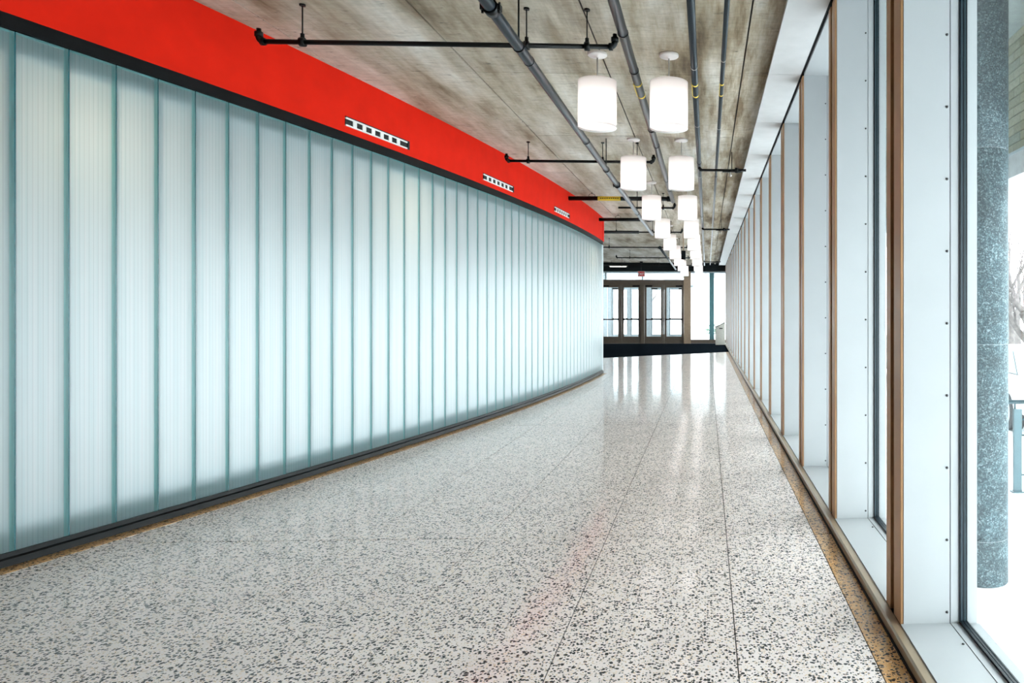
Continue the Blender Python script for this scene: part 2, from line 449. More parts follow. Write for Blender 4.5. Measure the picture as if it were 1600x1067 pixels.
# positions by arc length, seam at y = 3.879
def march(y, ds):
    k = 20
    for _ in range(k):
        t = wall_at(y)[1]; y += t.y * ds / k
    return y
seams = [3.879]
while seams[-1] < YW: seams.append(march(seams[-1], PW))
seams.pop()
lead = [3.879]
for _ in range(40):
    lead.append(march(lead[-1], -PW))
    if lead[-1] < Y0 + .3: break
seams = lead[:0:-1] + seams
for ya, yb in zip(seams[:-1], seams[1:]):
    pa, pb = wall_at(ya)[0], wall_at(yb)[0]
    mid = (pa + pb) / 2; d = (pb - pa).normalized()
    # local +x = along d, local +y = corridor normal (d.y, -d.x): mirrored axis, so use rotation that sends -x' along d
    ang = math.atan2(-d.y, -d.x)          # local x axis -> -d ; local y axis -> (d.y, -d.x)
    pn = link_copy(fm, 'glass_channel', wall, (mid.x - w0.x, mid.y - w0.y, GB), (0, 0, ang))
    pn.scale = (-1, 1, 1)
    for me in (fl, sl_, te):
        link_copy(me, me.name.split('.')[0], pn, (0, 0, 0))
pe = wall_at(seams[-1])[0]; pz = wall_at(YW)[0]; dd = (pz - pe).length
# end return of the wall
MB().box(-6.5, pz.x - .01, YW - .02, YW + .14, .0, BT).build('wall_end', 'wall_plaster', wall)
MB().box(-6.5, pz.x + .02, YW, YW + .16, BT, CEIL).build('bulkhead_return', 'red_paint', wall)
MB().box(pz.x - .06, pz.x + .003, YW - dd, YW + .145, .05, GT).build('end_post', 'pale_alu', wall)
# floor strip along the curved wall, its shade painted as tan colour
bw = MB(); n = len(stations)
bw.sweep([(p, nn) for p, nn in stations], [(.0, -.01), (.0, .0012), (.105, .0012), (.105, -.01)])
bw.build('terrazzo_shaded', 'terrazzo_shaded', floor)
# the room behind the glass
rear = MB().box(-6.6, -6.45, Y0 - .2, 30.2, 0, CEIL).build('wall_rear', 'wall_dark'); tag(rear, 'unseen wall at the back of the room behind the channel glass, darkened to cut bounce', 'wall', kind='structure')  # dark tone keeps bounced light low behind the glass
back = MB().box(-6.6, 1.10, Y0 - .2, Y0, 0, CEIL).build('wall_back', 'wall_dark'); tag(back, 'unseen wall closing the corridor behind the viewer, darkened to dim the near end', 'wall', kind='structure')  # dark tone takes light away from the near left

# ================================================================== slot vents in the red bulkhead
def vent(ya, yb, label):
    p0, p1 = wall_at(ya), wall_at(yb)
    mid = (p0[0] + p1[0]) / 2; d = (p1[0] - p0[0]); ln = d.length; d.normalize()
    t = thing('slot_vent', label, 'vent', (mid.x + d.y * .012, mid.y - d.x * .012, 2.885), math.atan2(d.y, d.x), 'slot vents in the red bulkhead')
    # local: x along wall, -y to the corridor
    h = .066; hw = ln / 2
    MB().box(-hw, hw, -.006, .004, 0, h).build('backing', 'vent_black', t, local=True)
    fr = MB()
    fr.box(-hw, hw, -.012, .002, -.004, .008); fr.box(-hw, hw, -.012, .002, h - .012, h + .002)
    fr.build('frame', 'vent_frame', t, local=True)
    MB().box(-hw, hw + .004, -.014, .002, h + .002, h + .010).build('top_lip', 'vent_black', t, local=True)
    MB().box(hw - .03, hw + .004, -.014, .002, -.004, h + .002).build('end_cap', 'vent_black', t, local=True)
    cells = 7; pitch = (ln - .04) / cells
    me = MB().box(-pitch * .19, pitch * .19, -.012, .002, .008, h - .012).mesh('bar', 'vent_frame')
    for k in range(cells - 1):
        link_copy(me, 'bar', t, (-hw + pitch * (k + 1) - .01, 0, 0))
vent(6.256, 7.165, 'largest white slot vent with black openings in the red band')
vent(8.746, 9.656, 'middle white slot vent with black openings in the red band')
vent(11.42, 12.30, 'smallest white slot vent, farthest along the red band')

# ================================================================== right: deep-set window bays
XM, XG = .775, 1.010
MP, MY0, MWID = 1.480, 2.863, .228
SILL, HEAD = .055, 3.215
def my(i): return MY0 + MP * i
scr = MB().lathe([(.0055, -.003), (.0055, 0.0005), (.0045, .0035), (0.0001, .004)], 10).mesh('screw', 'screw')
IW = list(range(-1, 19))
for i in IW:
    ya, yb = my(i - 1) + MWID, my(i)                 # clear opening, then the mullion beyond it
    w = thing('window_%d' % (i + 2), 'deep-set window bay with white reveals and bronze mullion, %s' % ('behind the viewer' if i < 0 else 'number %s along from the viewer' % NUM[i]), 'window', (XM, yb, 0), kind='structure')
    # mullion: core, two bronze cover caps with a dark groove
    MB().box(XM + .016, XG + .035, yb + .006, yb + MWID - .006, 0.0, HEAD).build('mullion_core', 'groove_dark', w)
    MB().box(XM, XM + .03, yb + .0, yb + .105, .05, HEAD).build('cover_cap', 'bronze', w, .003)
    MB().box(XM, XM + .03, yb + .158, yb + MWID, .05, HEAD).build('cover_cap', 'bronze', w, .003)
    # reveals
    MB().box(XM + .012, .974, yb - .004, yb + .008, SILL, HEAD).build('jamb_panel', 'white_panel', w)
    MB().box(.9765, XG, yb - .006, yb + .008, SILL, HEAD).build('jamb_flange', 'white_panel', w)
    MB().box(XM + .03, XG, yb + MWID - .008, yb + MWID + .004, SILL, HEAD).build('jamb_panel', 'white_panel', w)
    MB().box(XM, .974, ya, yb - .004, SILL - .02, SILL).build('sill_panel', 'white_panel', w)
    MB().box(.9765, XG, ya, yb - .006, SILL - .02, SILL + .002).build('sill_flange', 'white_panel', w)
    MB().box(XM + .012, XG, ya, yb - .004, HEAD, HEAD + .03).build('head_panel', 'white_panel', w)
    # gaskets and glass
    gk = MB(); gk2 = MB()
    for m_, a, b in ((gk, XG, XG + .008), (gk2, XG + .008, XG + .013), (gk, XG + .013, XG + .022), (gk2, XG + .022, XG + .026), (gk, XG + .026, XG + .032)):
        dz = .012 if m_ is gk else .010
        m_.box(a, b, yb - dz, yb + .004, SILL, HEAD); m_.box(a, b, ya - .004, ya + dz, SILL, HEAD)
        m_.box(a, b, ya, yb, SILL - .01, SILL + dz); m_.box(a, b, ya, yb, HEAD - dz, HEAD + .01)
    gk.build('gasket', 'gasket', w); gk2.build('spacer_bar', 'gasket_grey', w)
    MB().box(XG + .0150, XG + .0195, ya - .002, yb + .002, SILL - .005, HEAD + .005).build('glass_pane', 'window_glass', w)
    # outer cap and sill
    MB().box(XG + .032, XG + .075, yb - .002, yb + MWID + .002, -.75, 3.74).build('outer_cap', 'white_panel', w)
    MB().box(XG + .032, XG + .085, ya, yb, SILL - .06, SILL - .004).build('outer_sill', 'white_panel', w)
    if 0 <= i <= 4:
        z = .10
        while z < HEAD - .05:
            link_copy(scr, 'screw', w, (.962 - XM, -.0045, z), (R(90), 0, 0)); z += .289
        for q in (.35, .85):
            link_copy(scr, 'screw', w, (.962 - XM, ya - yb + q * (yb - ya), SILL + .0005))
tag(MB().box(XM + .012, 1.08, Y0 - .2, 30.0, HEAD + .03, CEIL + .01).box(XM, 1.08, Y0 - .2, my(-2) + .2, 0, HEAD + .04).build('wall_right', 'wall_plaster'), 'narrow wall strip above the windows, with an unseen wall added behind the viewer to block light', 'wall', kind='structure')  # second box is an unseen wall added to keep daylight out behind the viewer
tag(MB().box(XM + .02, 1.07, Y0 - .2, 30.0, -.75, SILL - .03).build('trim_1', 'white_panel'), 'low white curb under the window bays', 'trim', kind='structure')
br = MB().prism_y([(.735, .001), (.735, .040), (.742, .050), (.774, .050), (.774, .001)], Y0, 29.9).build('baseboard_right', 'bronze_rail'); tag(br, 'slim bronze floor rail along the foot of the windows', 'baseboard', kind='structure')
MB().box(.728, .737, Y0, 29.9, .0005, .010).build('shadow_gap', 'black_metal', br)
sf = thing('trim_2', 'white soffit band hung below the concrete along the window heads', 'trim', (.5, 0, 3.22), kind='structure')
for i in IW:
    MB().box(.500, .762, my(i - 1) + .003, my(i) - .003, 3.222, 3.245).build('soffit_panel', 'white_soffit', sf)
MB().box(.60, .64, Y0, 29.9, 3.245, CEIL).build('hanger', 'black_metal', sf)
MB().box(.755, .795, Y0, 29.9, 3.235, 3.26).build('slot_backing', 'black_metal', sf)

# ================================================================== pendant lamps
def make_lamp():
    t = thing('pendant_lamp', '-', 'lamp', (0, 0, CEIL), group='white drum pendant lamps in two rows')
    MB().lathe([(0, 0), (.074, 0), (.076, -.006), (.076, -.018), (.070, -.024), (.012, -.026), (.010, -.036), (0, -.036)], 28).build('canopy', 'canopy_white', t, local=True)
    MB().tube([(0, 0, -.03), (0, 0, -.24)], .0055, 8).build('rod', 'rod_metal', t, local=True)
    sh = MB().lathe([(.150, -.222), (.150, -.586)], 40).build('lamp_shade', 'lamp_shade', t, local=True)
    MB().lathe([(.0001, -.572), (.149, -.572)], 40).build('diffuser', 'lamp_shade', sh, local=True)
    MB().lathe([(.0001, -.236), (.149, -.236)], 40).build('top_disc', 'lamp_shade', sh, local=True)
    d = bpy.data.lights.new('bulb', 'POINT'); d.energy = 1.5; d.color = (1, .91, .87); d.shadow_soft_size = .05
    b = bpy.data.objects.new('bulb', d); C.objects.link(b); b.parent = t; b.location = (0, 0, -.46)
    return t
lamp = make_lamp(); first = True
for k in range(9):
    for x, side in ((-.855, 'left'), (-.296, 'right')):
        o = lamp if first else copy_tree(lamp); first = False
        o.location = (x, 5.705 + 2.80 * k, CEIL)
        o['label'] = 'white drum pendant lamp, %s in the %s row' % (ORD[k], side)

# ================================================================== sprinkler and conduit pipes
def elbow(mb, p, d0, d1, r, rad, n=10):
    """quarter bend at corner p from direction d0 to d1"""
    p, d0, d1 = Vector(p), Vector(d0), Vector(d1); pts = []
    for k in range(7):
        a = k / 6 * math.pi / 2
        c = p - d0 * rad + d1 * rad
        pts.append(c - d1 * rad * math.cos(a) + d0 * rad * math.sin(a))
    mb.tube(pts, r, n)
def rod(t, x, y, z, top=CEIL):
    m = MB().tube([(x, y, z + .015), (x, y, top - .004)], .0045, 6)
    m.tube([(x, y, top - .012), (x, y, top)], .02, 8)
    o = m.build('hanger_rod', 'pipe_black', t)
    MB().tube([(x, y, z + .012), (x, y, z + .055)], .013, 8).build('rod_coupling', 'pipe_black', o)
    MB().tube([(x - .016, y, z), (x + .016, y, z)], .030, 12).build('clamp', 'pipe_black', t)
BZ = 3.08
def branch(y, x0, x1, label, rods, left_elbow=True, r=.0165, thick_to=None, BZ=3.08):
    t = thing('sprinkler_branch_pipe', label, 'pipe', (x0, y, BZ), group='sprinkler branch pipes crossing the ceiling')
    MB().tube([(x0, y, BZ), (x1, y, BZ)], r, 12).build('pipe', 'pipe_black', t)
    if thick_to: MB().tube([(x0, y, BZ), (thick_to, y, BZ)], .033, 12).build('thick_section', 'pipe_black', t)
    for x, s, on in ((x0, -1, left_elbow), (x1, 1, True)):
        if not on: continue
        m = MB(); elbow(m, (x + s * .035, y, BZ), (s, 0, 0), (0, 0, 1), r * 1.25, .035)
        m.tube([(x - s * .004, y, BZ), (x + s * .022, y, BZ)], r * 1.55, 12)
        m.tube([(x + s * .035, y, BZ + .033), (x + s * .035, y, BZ + .062)], r * 1.55, 12)
        m.build('elbow', 'pipe_black', t)
        MB().tube([(x + s * .035, y, BZ + .05), (x + s * .035, y, BZ + .085)], r * .9, 10).build('nipple', 'pipe_black', t)
    for x in rods: rod(t, x, y, BZ)
    return t
branch(4.88, -2.905, -.65, 'long thin black pipe crossing the ceiling nearest the camera', (-2.66, -1.20, -.80))
branch(8.70, -2.34, -.67, 'thin black pipe with upturned ends crossing behind the nearest lamps', (-2.12, -1.24, -.83), BZ=3.10)
branch(12.37, -1.5, -.58, 'thin black pipe crossing just behind the yellow-labelled main', (-.74,), False)
branch(16.13, -4.6, -.58, 'black pipe crossing beyond the end of the red wall, thick at its left', (-2.0, -1.2, -.8), False, thick_to=-1.5)
branch(19.90, -4.6, -.56, 'thin black pipe crossing where the slanting steel pipe resumes', (-2.66, -1.05, -.75), False)
branch(23.70, -2.9, -.56, 'thin black pipe with upturned left end crossing above the doors', (-2.5, -1.2))
branch(27.50, -4.4, -.52, 'farthest thin black pipe crossing above the exit sign', (-3.2, -1.8))

def main_pipe(y, x0, x1, label, tagged):
    t = thing('sprinkler_main_pipe', label, 'pipe', (x0, y, 3.22), group='thick mains leaving the red wall')
    MB().tube([(x0, y, 3.22), (x1, y, 3.22)], .036, 14).build('pipe', 'pipe_black', t)
    MB().tube([(x0 - .004, y, 3.22), (x0 + .006, y, 3.22)], .062, 16).build('wall_plate', 'pipe_black', t)
    MB().tube([(x1 - .12, y, 3.22), (x1 - .04, y, 3.22)], .046, 14).build('coupling', 'pipe_black', t)
    x = x0 + .42
    m = MB().tube([(x + .055 * math.cos(a / 12 * 2 * math.pi), y, 3.265 + .035 * math.sin(a / 12 * 2 * math.pi)) for a in range(13)], .004, 6)
    m.tube([(x, y, 3.29), (x, y, CEIL)], .005, 6)
    m.build('hanger_loop', 'pipe_black', t)
    if tagged:
        MB().tube([(x0 + .52, y, 3.22), (x0 + .90, y, 3.22)], .0375, 14, False).build('label_band', 'yellow_label', t)
        mk = MB()
        for k in range(9):
            xa = x0 + .56 + k * .036
            mk.box(xa, xa + .022, y - .040, y - .0355, 3.212, 3.226)
        mk.build('label_print', 'pipe_black', t)
main_pipe(12.28, wx(12.28) - .02, -.55, 'thick black main leaving the red wall, with a yellow label', True)
main_pipe(15.05, wx(15.05) - .02, -1.12, 'thick black main leaving the corner of the red wall', False)

def long_pipe(name, label, a, b, r, mat, couplings=(), rings=(), bands=(), ups=()):
    a, b = Vector(a), Vector(b); d = (b - a).normalized()
    t = thing(name, label, 'pipe', a, group='pipes running along the ceiling')
    MB().tube([a, b], r, 16).build('pipe', mat, t)
    def at(y): return a + d * ((y - a.y) / d.y)
    for y in couplings:
        m = MB().tube([at(y - .035), at(y + .035)], r * 1.28, 16)
        p = at(y)
        for s in (-1, 1):
            m.box(p.x + s * r * 1.2 - .014, p.x + s * r * 1.2 + .014, y - .022, y + .022, p.z - .016, p.z + .016)
            m.tube([(p.x + s * r * 1.35, y, p.z - .03), (p.x + s * r * 1.35, y, p.z + .03)], .007, 6)
        m.build('coupling', 'pipe_black', t)
    for y in rings:
        MB().tube([at(y - .006), at(y + .006)], r * 1.08, 16).build('joint_ring', 'rod_metal' if mat == 'conduit' else 'pipe_black', t)
    for y in bands:
        MB().tube([at(y - .016), at(y + .016)], r * 1.04, 16, False).build('yellow_band', 'yellow_label', t)
    if len(bands) == 2:
        q0, q1 = at(bands[0]), at(bands[1])
        m = MB().box(q0.x - r * 1.06, q0.x - r * .80, bands[0], bands[1], q0.z - r * .55, q0.z - r * .05)
        m.build('flow_arrow', 'yellow_label', t)
    for y in ups:
        p = at(y); rod_x = p.x
        o = MB().tube([(rod_x, y, p.z + r), (rod_x, y, CEIL)], .006, 6).build('hanger_rod', 'pipe_black', t)
        MB().tube([at(y - .012), at(y + .012)], r * 1.12, 16).build('hanger_clip', 'pipe_black', t)
    return t
long_pipe('steel_pipe', 'largest dark steel pipe slanting left of the lamps', (-1.205, -5.9, 2.975), (-1.155, 15.5, 2.965), .034, 'pipe_steel', (4.02, 9.53), (4.86, 7.1, 12.6), (), (1.5, 4.60, 8.5, 12.2))
long_pipe('steel_pipe', 'short pale steel pipe slanting towards the double doors', (-1.20, 18.6, 2.965), (-1.19, 28.0, 2.965), .032, 'pipe_steel', (18.7,), (22,), (), (20, 25))
long_pipe('steel_pipe', 'dark pipe between the two lamp rows with yellow bands', (-.548, -5.9, 3.165), (-.565, 12.2, 3.165), .034, 'pipe_steel', (), (4.85, 5.6, 8.1, 10.2), (5.90, 6.22), (2, 7.4, 11))
long_pipe('conduit_pipe', 'dark conduit just right of the lamps with yellow bands', (-.099, -5.9, 3.165), (-.085, 28.6, 3.165), .026, 'conduit', (), (5.5, 7.2, 9.9), (5.90, 6.20), (3, 9, 14, 20))
long_pipe('conduit_pipe', 'thin conduit nearest the windows with yellow bands', (.118, -5.9, 3.185), (.140, 28.6, 3.185), .0175, 'conduit', (), (5.4, 7.4), (5.95, 6.25), (3, 10, 18))
def right_branch(y, label):
    t = thing('sprinkler_branch_pipe', label, 'pipe', (-.09, y, BZ), group='short pipes running to the soffit')
    MB().tube([(-.09, y, BZ + .02), (.50, y, BZ + .02)], .0165, 12).build('pipe', 'pipe_black', t)
    m = MB(); elbow(m, (-.092, y, BZ + .02), (-1, 0, 0), (0, 0, 1), .02, .035); m.build('elbow', 'pipe_black', t)
    MB().box(.20, .44, y - .025, y + .025, BZ - .005, BZ + .012).build('strut', 'pipe_black', t)
    MB().tube([(.36, y, BZ + .02), (.40, y, BZ + .02)], .034, 12).build('coupling', 'pipe_black', t)
    MB().tube([(.32, y, BZ + .02), (.32, y, CEIL)], .006, 6).build('hanger_rod', 'pipe_black', t)
    MB().tube([(.30, y, BZ), (.30, y, BZ - .04), (.30, y + .01, BZ - .045)], [.012, .012, .022], 10).build('sprinkler_head', 'rod_metal', t)
right_branch(9.16, 'nearest short black pipe joining the conduits to the white soffit')
right_branch(15.7, 'middle short black pipe joining the conduits to the white soffit')
right_branch(25.8, 'farthest short black pipe joining the conduits to the white soffit')

# hanging black speaker on a pole
t = thing('hanging_speaker', 'small black box hanging on a tan pole beyond the lamps', 'speaker', (-.59, 18.5, CEIL))
MB().tube([(-.59, 18.5, CEIL), (-.59, 18.5, 2.86)], .018, 10).build('pole', 'post_tan', t)
MB().box(-.645, -.535, 18.44, 18.56, 2.65, 2.87).build('housing', 'pipe_black', t, .006)
MB().box(-.63, -.55, 18.432, 18.441, 2.67, 2.85).build('grille', 'dark_beam', t)
t = thing('hanging_box', 'small beige box on a black bracket above the tan door post', 'box', (-.66, 26.0, CEIL))
MB().tube([(-.66, 26, CEIL), (-.66, 26, 3.19)], .012, 8).build('rod', 'pipe_black', t)
MB().box(-.77, -.55, 25.95, 26.05, 3.00, 3.19).build('housing', 'bin_metal', t, .006)
MB().box(-.78, -.54, 25.94, 26.06, 2.97, 3.00).build('bracket', 'pipe_black', t)

# ================================================================== entrance end
mat_o = MB().prism([(-6.4, 18.06), (.735, 23.80), (.735, 29.98), (-6.4, 29.98)], .0005, .010).build('floor_mat', 'dark_mat'); tag(mat_o, 'dark ribbed entrance mat with a slanting front edge before the doors', 'mat')
def door_leaf(n, x0, x1, y, hinge, mat, label):
    t = thing('door_%d' % n, label, 'door', ((x0 + x1) / 2, y, 0), kind='structure')
    f = .085; z1 = 2.44
    for a, b in ((x0, x0 + f), (x1 - f, x1)): MB().box(a, b, y, y + .05, .015, z1).build('stile', mat, t, .004)
    MB().box(x0 + f, x1 - f, y, y + .05, .015, .30).build('bottom_rail', mat, t, .004)
    MB().box(x0 + f, x1 - f, y, y + .05, z1 - .11, z1).build('top_rail', mat, t, .004)
    MB().box(x0 + f, x1 - f, y + .02, y + .03, .30, z1 - .11).build('glass_pane', 'door_glass', t)
    pb = MB().box(x0 + .05, x1 - .05, y - .06, y - .03, .985, 1.03)
    pb.box(x0 + .05, x0 + .11, y - .05, y, .975, 1.04); pb.box(x1 - .11, x1 - .05, y - .05, y, .975, 1.04)
    pb.build('push_bar', 'pipe_black', t)
    xc = x0 + .18 if hinge < 0 else x1 - .18
    MB().box(xc - .14, xc + .14, y - .055, y, z1 - .085, z1 - .03).build('closer', 'pipe_black', t, .005)
dn = 1
for row, (yd, mat) in enumerate(((30.0, 'door_bronze'), (33.2, 'pale_alu'))):
    for x0, x1, h in ((-4.33, -3.56, -1), (-3.494, -2.73, 1), (-2.562, -1.80, -1), (-1.74, -.953, 1)):
        door_leaf(dn, x0, x1, yd, h, mat, '%s glass door leaf with push bar in the %s door row' % (('leftmost', 'second from left', 'third from left', 'rightmost')[(dn - 1) % 4], 'bronze inner' if row == 0 else 'pale outer')); dn += 1
fr = thing('trim_3', 'bronze frame of the inner door row with glazed transom', 'trim', (-2.6, 30, 0), kind='structure')
MB().box(-6.4, -.93, 29.97, 30.10, 2.44, 2.65).build('header', 'door_bronze', fr, .005)
MB().box(-2.725, -2.567, 29.95, 30.12, .01, 2.44).build('post', 'door_bronze', fr, .005)
MB().box(-3.555, -3.499, 29.99, 30.06, .01, 2.44).build('post', 'door_bronze', fr)
MB().box(-1.795, -1.745, 29.99, 30.06, .01, 2.44).build('post', 'door_bronze', fr)
MB().box(-4.50, -4.335, 29.95, 30.12, .01, 2.44).build('post', 'door_bronze', fr)
MB().box(-.948, -.651, 29.92, 30.14, .0, 2.80).build('tall_post', 'post_tan', fr, .006)
MB().box(-.74, -.655, 29.94, 30.12, 2.80, CEIL).build('upper_post', 'post_tan', fr, .004)
MB().box(-6.4, 1.0, 29.98, 30.08, 2.93, 2.985).build('transom_head', 'pale_alu', fr)
for x in (-4.15, -2.65): MB().box(x - .03, x + .03, 29.99, 30.07, 2.65, 2.93).build('transom_mullion', 'pale_alu', fr)
MB().box(-6.4, -.95, 30.03, 30.04, 2.65, 2.93).build('transom_glass', 'door_glass', fr)
gz = thing('window_40', 'tall fixed glazing between the tan door post and the window wall', 'window', (.2, 30, 0), kind='structure')
MB().box(-.651, 1.0, 29.97, 30.08, .02, .17).build('sill', 'door_bronze', gz)
MB().box(-.651, 1.0, 30.02, 30.03, .17, 2.93).build('glass_pane', 'door_glass', gz)
MB().box(.115, .315, 29.97, 30.10, .17, 2.93).build('mullion', 'teal_post', gz, .004)
MB().box(.99, 1.07, 29.95, 30.12, .0, CEIL).build('corner_post', 'pale_alu', gz)
tag(MB().box(-6.6, 1.08, 29.7, 30.2, 2.985, CEIL + .02).build('wall_front', 'dark_beam'), 'dark beam spanning above the entrance doors', 'beam', kind='structure')
tag(MB().box(-6.6, 1.08, 30.2, 33.4, 3.0, 3.2).build('trim_4', 'white_panel'), 'pale ceiling of the entrance vestibule', 'ceiling', kind='structure')
of = thing('trim_5', 'pale frame of the outer door row', 'trim', (-2.6, 33.2, 0), kind='structure')
MB().box(-6.4, -.6, 33.17, 33.3, 2.44, 2.56).build('header', 'pale_alu', of)
for a, b in ((-4.5, -4.335), (-3.555, -3.499), (-2.725, -2.567), (-1.795, -1.745), (-.948, -.75)): MB().box(a, b, 33.17, 33.3, .01, 2.44).build('post', 'pale_alu', of)
MB().box(-6.4, -.75, 33.23, 33.24, 2.56, 3.0).build('transom_glass', 'door_glass', of)
MB().box(-4.82, -4.52, 33.15, 33.30, .0, 3.0).build('side_post', 'pale_alu', of)
# glazed side of the vestibule
vg = thing('window_41', 'glazed side wall of the entrance vestibule', 'window', (-.7, 31.6, 0), kind='structure')
MB().box(-.72, -.71, 30.14, 33.17, .12, 3.0).build('glass_pane', 'door_glass', vg)
MB().box(-.75, -.68, 30.14, 33.17, .0, .12).build('sill', 'pale_alu', vg)

# exit sign
ES = thing('exit_sign', 'small red EXIT sign hanging over the double doors', 'sign', (-2.60, 29.0, 2.95))
MB().tube([(-2.60, 29.0, CEIL), (-2.60, 29.0, 2.93)], .012, 8).build('stem', 'pipe_black', ES)
MB().box(-2.66, -2.54, 28.96, 29.04, CEIL - .05, CEIL).build('canopy', 'pipe_black', ES)
MB().box(-2.74, -2.46, 28.975, 29.025, 2.73, 2.94).build('housing', 'sign_white', ES, .004)
MB().box(-2.728, -2.472, 28.970, 28.976, 2.742, 2.928).build('face', 'sign_red', ES)
cu = bpy.data.curves.new('exit_text', 'FONT'); cu.body = 'EXIT'; cu.size = .135; cu.align_x = 'CENTER'; cu.extrude = .001; cu.offset = .003
to = bpy.data.objects.new('lettering', cu); C.objects.link(to)
dg = bpy.context.evaluated_depsgraph_get(); me = bpy.data.meshes.new_from_object(to.evaluated_get(dg)); bpy.data.objects.remove(to)
me.materials.clear(); me.materials.append(MATS['sign_white'])
lo = link_copy(me, 'lettering', ES, (0, -.0315, 2.785 - 2.95), (R(90), 0, 0))

# linear light by the beam
t = thing('linear_light', 'slim white tube light fixed under the dark beam', 'lamp', (-3.45, 28.4, 3.1))
MB().box(-3.80, -3.10, 28.36, 28.44, 3.10, 3.14).build('housing', 'canopy_white', t)
MB().tube([(-3.77, 28.4, 3.085), (-3.13, 28.4, 3.085)], .018, 10).build('tube', 'tube_glow', t)
for x in (-3.7, -3.2): MB().tube([(x, 28.4, 3.14), (x, 28.4, CEIL)], .006, 6).build('rod', 'pipe_black', t)

# litter bin
t = thing('litter_bin', 'beige litter bin with sloping top beside the window wall', 'bin', (.53, 28.2, .012))
MB().prism_y([(.345, .04), (.715, .04), (.715, .90), (.345, .72)], 28.0, 28.4).build('body', 'bin_metal', t, .008)
MB().prism_y([(.33, .715), (.725, .905), (.725, .93), (.33, .74)], 27.98, 28.42).build('lid', 'pipe_black', t, .004)
MB().box(.49, .62, 27.992, 28.0, .66, .70).build('slot', 'vent_black', t)
MB().box(.36, .70, 28.02, 28.38, .012, .04).build('plinth', 'pipe_black', t)

# ================================================================== outside
tag(MB().box(1.07, 90, -40, 120, -1.0, -.75).build('ground', 'snow'), 'snow-covered ground outside the windows', 'ground', kind='structure')
tag(MB().box(-60, 1.07, 34.0, 120, -1.0, -.02).build('forecourt', 'snow'), 'snowy forecourt beyond the entrance doors', 'ground', kind='structure')
tag(MB().box(1.07, 3.3, Y0 - 2, 40, 3.745, 3.95).build('porch_ceiling', 'porch_ceiling'), 'grey underside of the porch roof outside the windows', 'ceiling', kind='structure')
tag(MB().box(-6.6, 1.08, 30.2, 40, 3.2, 3.95).build('entrance_canopy', 'porch_ceiling'), 'grey underside of the entrance canopy', 'ceiling', kind='structure')
BX = 2.70
bw = thing('brick_beam', 'pale yellow brick beam carried by the granite column', 'beam', (BX, 8, 2.69), kind='structure')
MB().box(BX + .010, 3.2, Y0 - 2, 40, 2.69, 3.745).build('mortar_core', 'mortar', bw)
MB().box(BX - .03, 3.22, Y0 - 2, 40, 2.48, 2.69).build('stone_lintel', 'stone_white', bw, .005)
MB().box(BX - .035, BX + .05, Y0 - 2, 40, 2.675, 2.70).build('flashing', 'pale_alu', bw)
bl, bh = .25, .0805
me_b = MB().box(-.003, .06, .005, bl - .005, .005, bh - .005).mesh('brick', 'brick', .002, segs=1)
far = MB()
for r_ in range(13):
    off = (r_ % 2) * bl / 2
    for k in range(-16, 100):
        y = k * bl + off
        if 5.2 <= y < 10.7: link_copy(me_b, 'brick', bw, (random.uniform(-.002, .002), y - 8, .012 + r_ * bh))
        elif y > 10.7: far.box(BX - .003, BX + .06, y + .005, y + bl - .005, 2.702 + r_ * bh + .005, 2.702 + (r_ + 1) * bh - .005)
fo = far.build('far_bricks', 'brick', bw); fo['kind'] = 'stuff'

gc = thing('granite_column', 'round grey granite column standing outside the nearest window', 'column', (2.10, 5.5, -.75))
jz = [-.75, -.41, 1.06, 2.53, 3.745]
for a, b in zip(jz[:-1], jz[1:]):
    MB().lathe([(0, a), (.209, a), (.215, a + .006), (.215, b - .006), (.209, b), (0, b)], 40, 2.10, 5.5).build('drum', 'granite', gc)
for z in jz[1:-1]:
    MB().lathe([(.2095, z - .005), (.2095, z + .005)], 40, 2.10, 5.5).build('joint', 'stone_white', gc)

# guard rail
gr = thing('guard_rail', 'grey-green steel guard rail outside beyond the granite column', 'railing', (3.5, 8.1, -.75))
for k in range(4):
    x = 3.49 + k * 1.5
    p = MB().box(x, x + .095, 8.08, 8.12, -.75, .20).build('post', 'rail_steel', gr, .003)
    MB().box(x - .02, x + .115, 8.05, 8.15, -.75, -.735).build('base_plate', 'rail_steel', p)
    MB().tube([(x + .02, 8.1, .20), (x + .02, 8.1, .265)], .012, 8).build('bracket', 'rail_steel', p)
MB().tube([(3.25, 8.1, .28), (8.5, 8.1, .28)], .024, 12).build('handrail', 'rail_steel', gr)
for z in (-.55, -.1, .08):
    MB().tube([(3.585, 8.1, z), (8.5, 8.1, z)], .011, 8).build('rail_bar', 'rail_steel', gr)

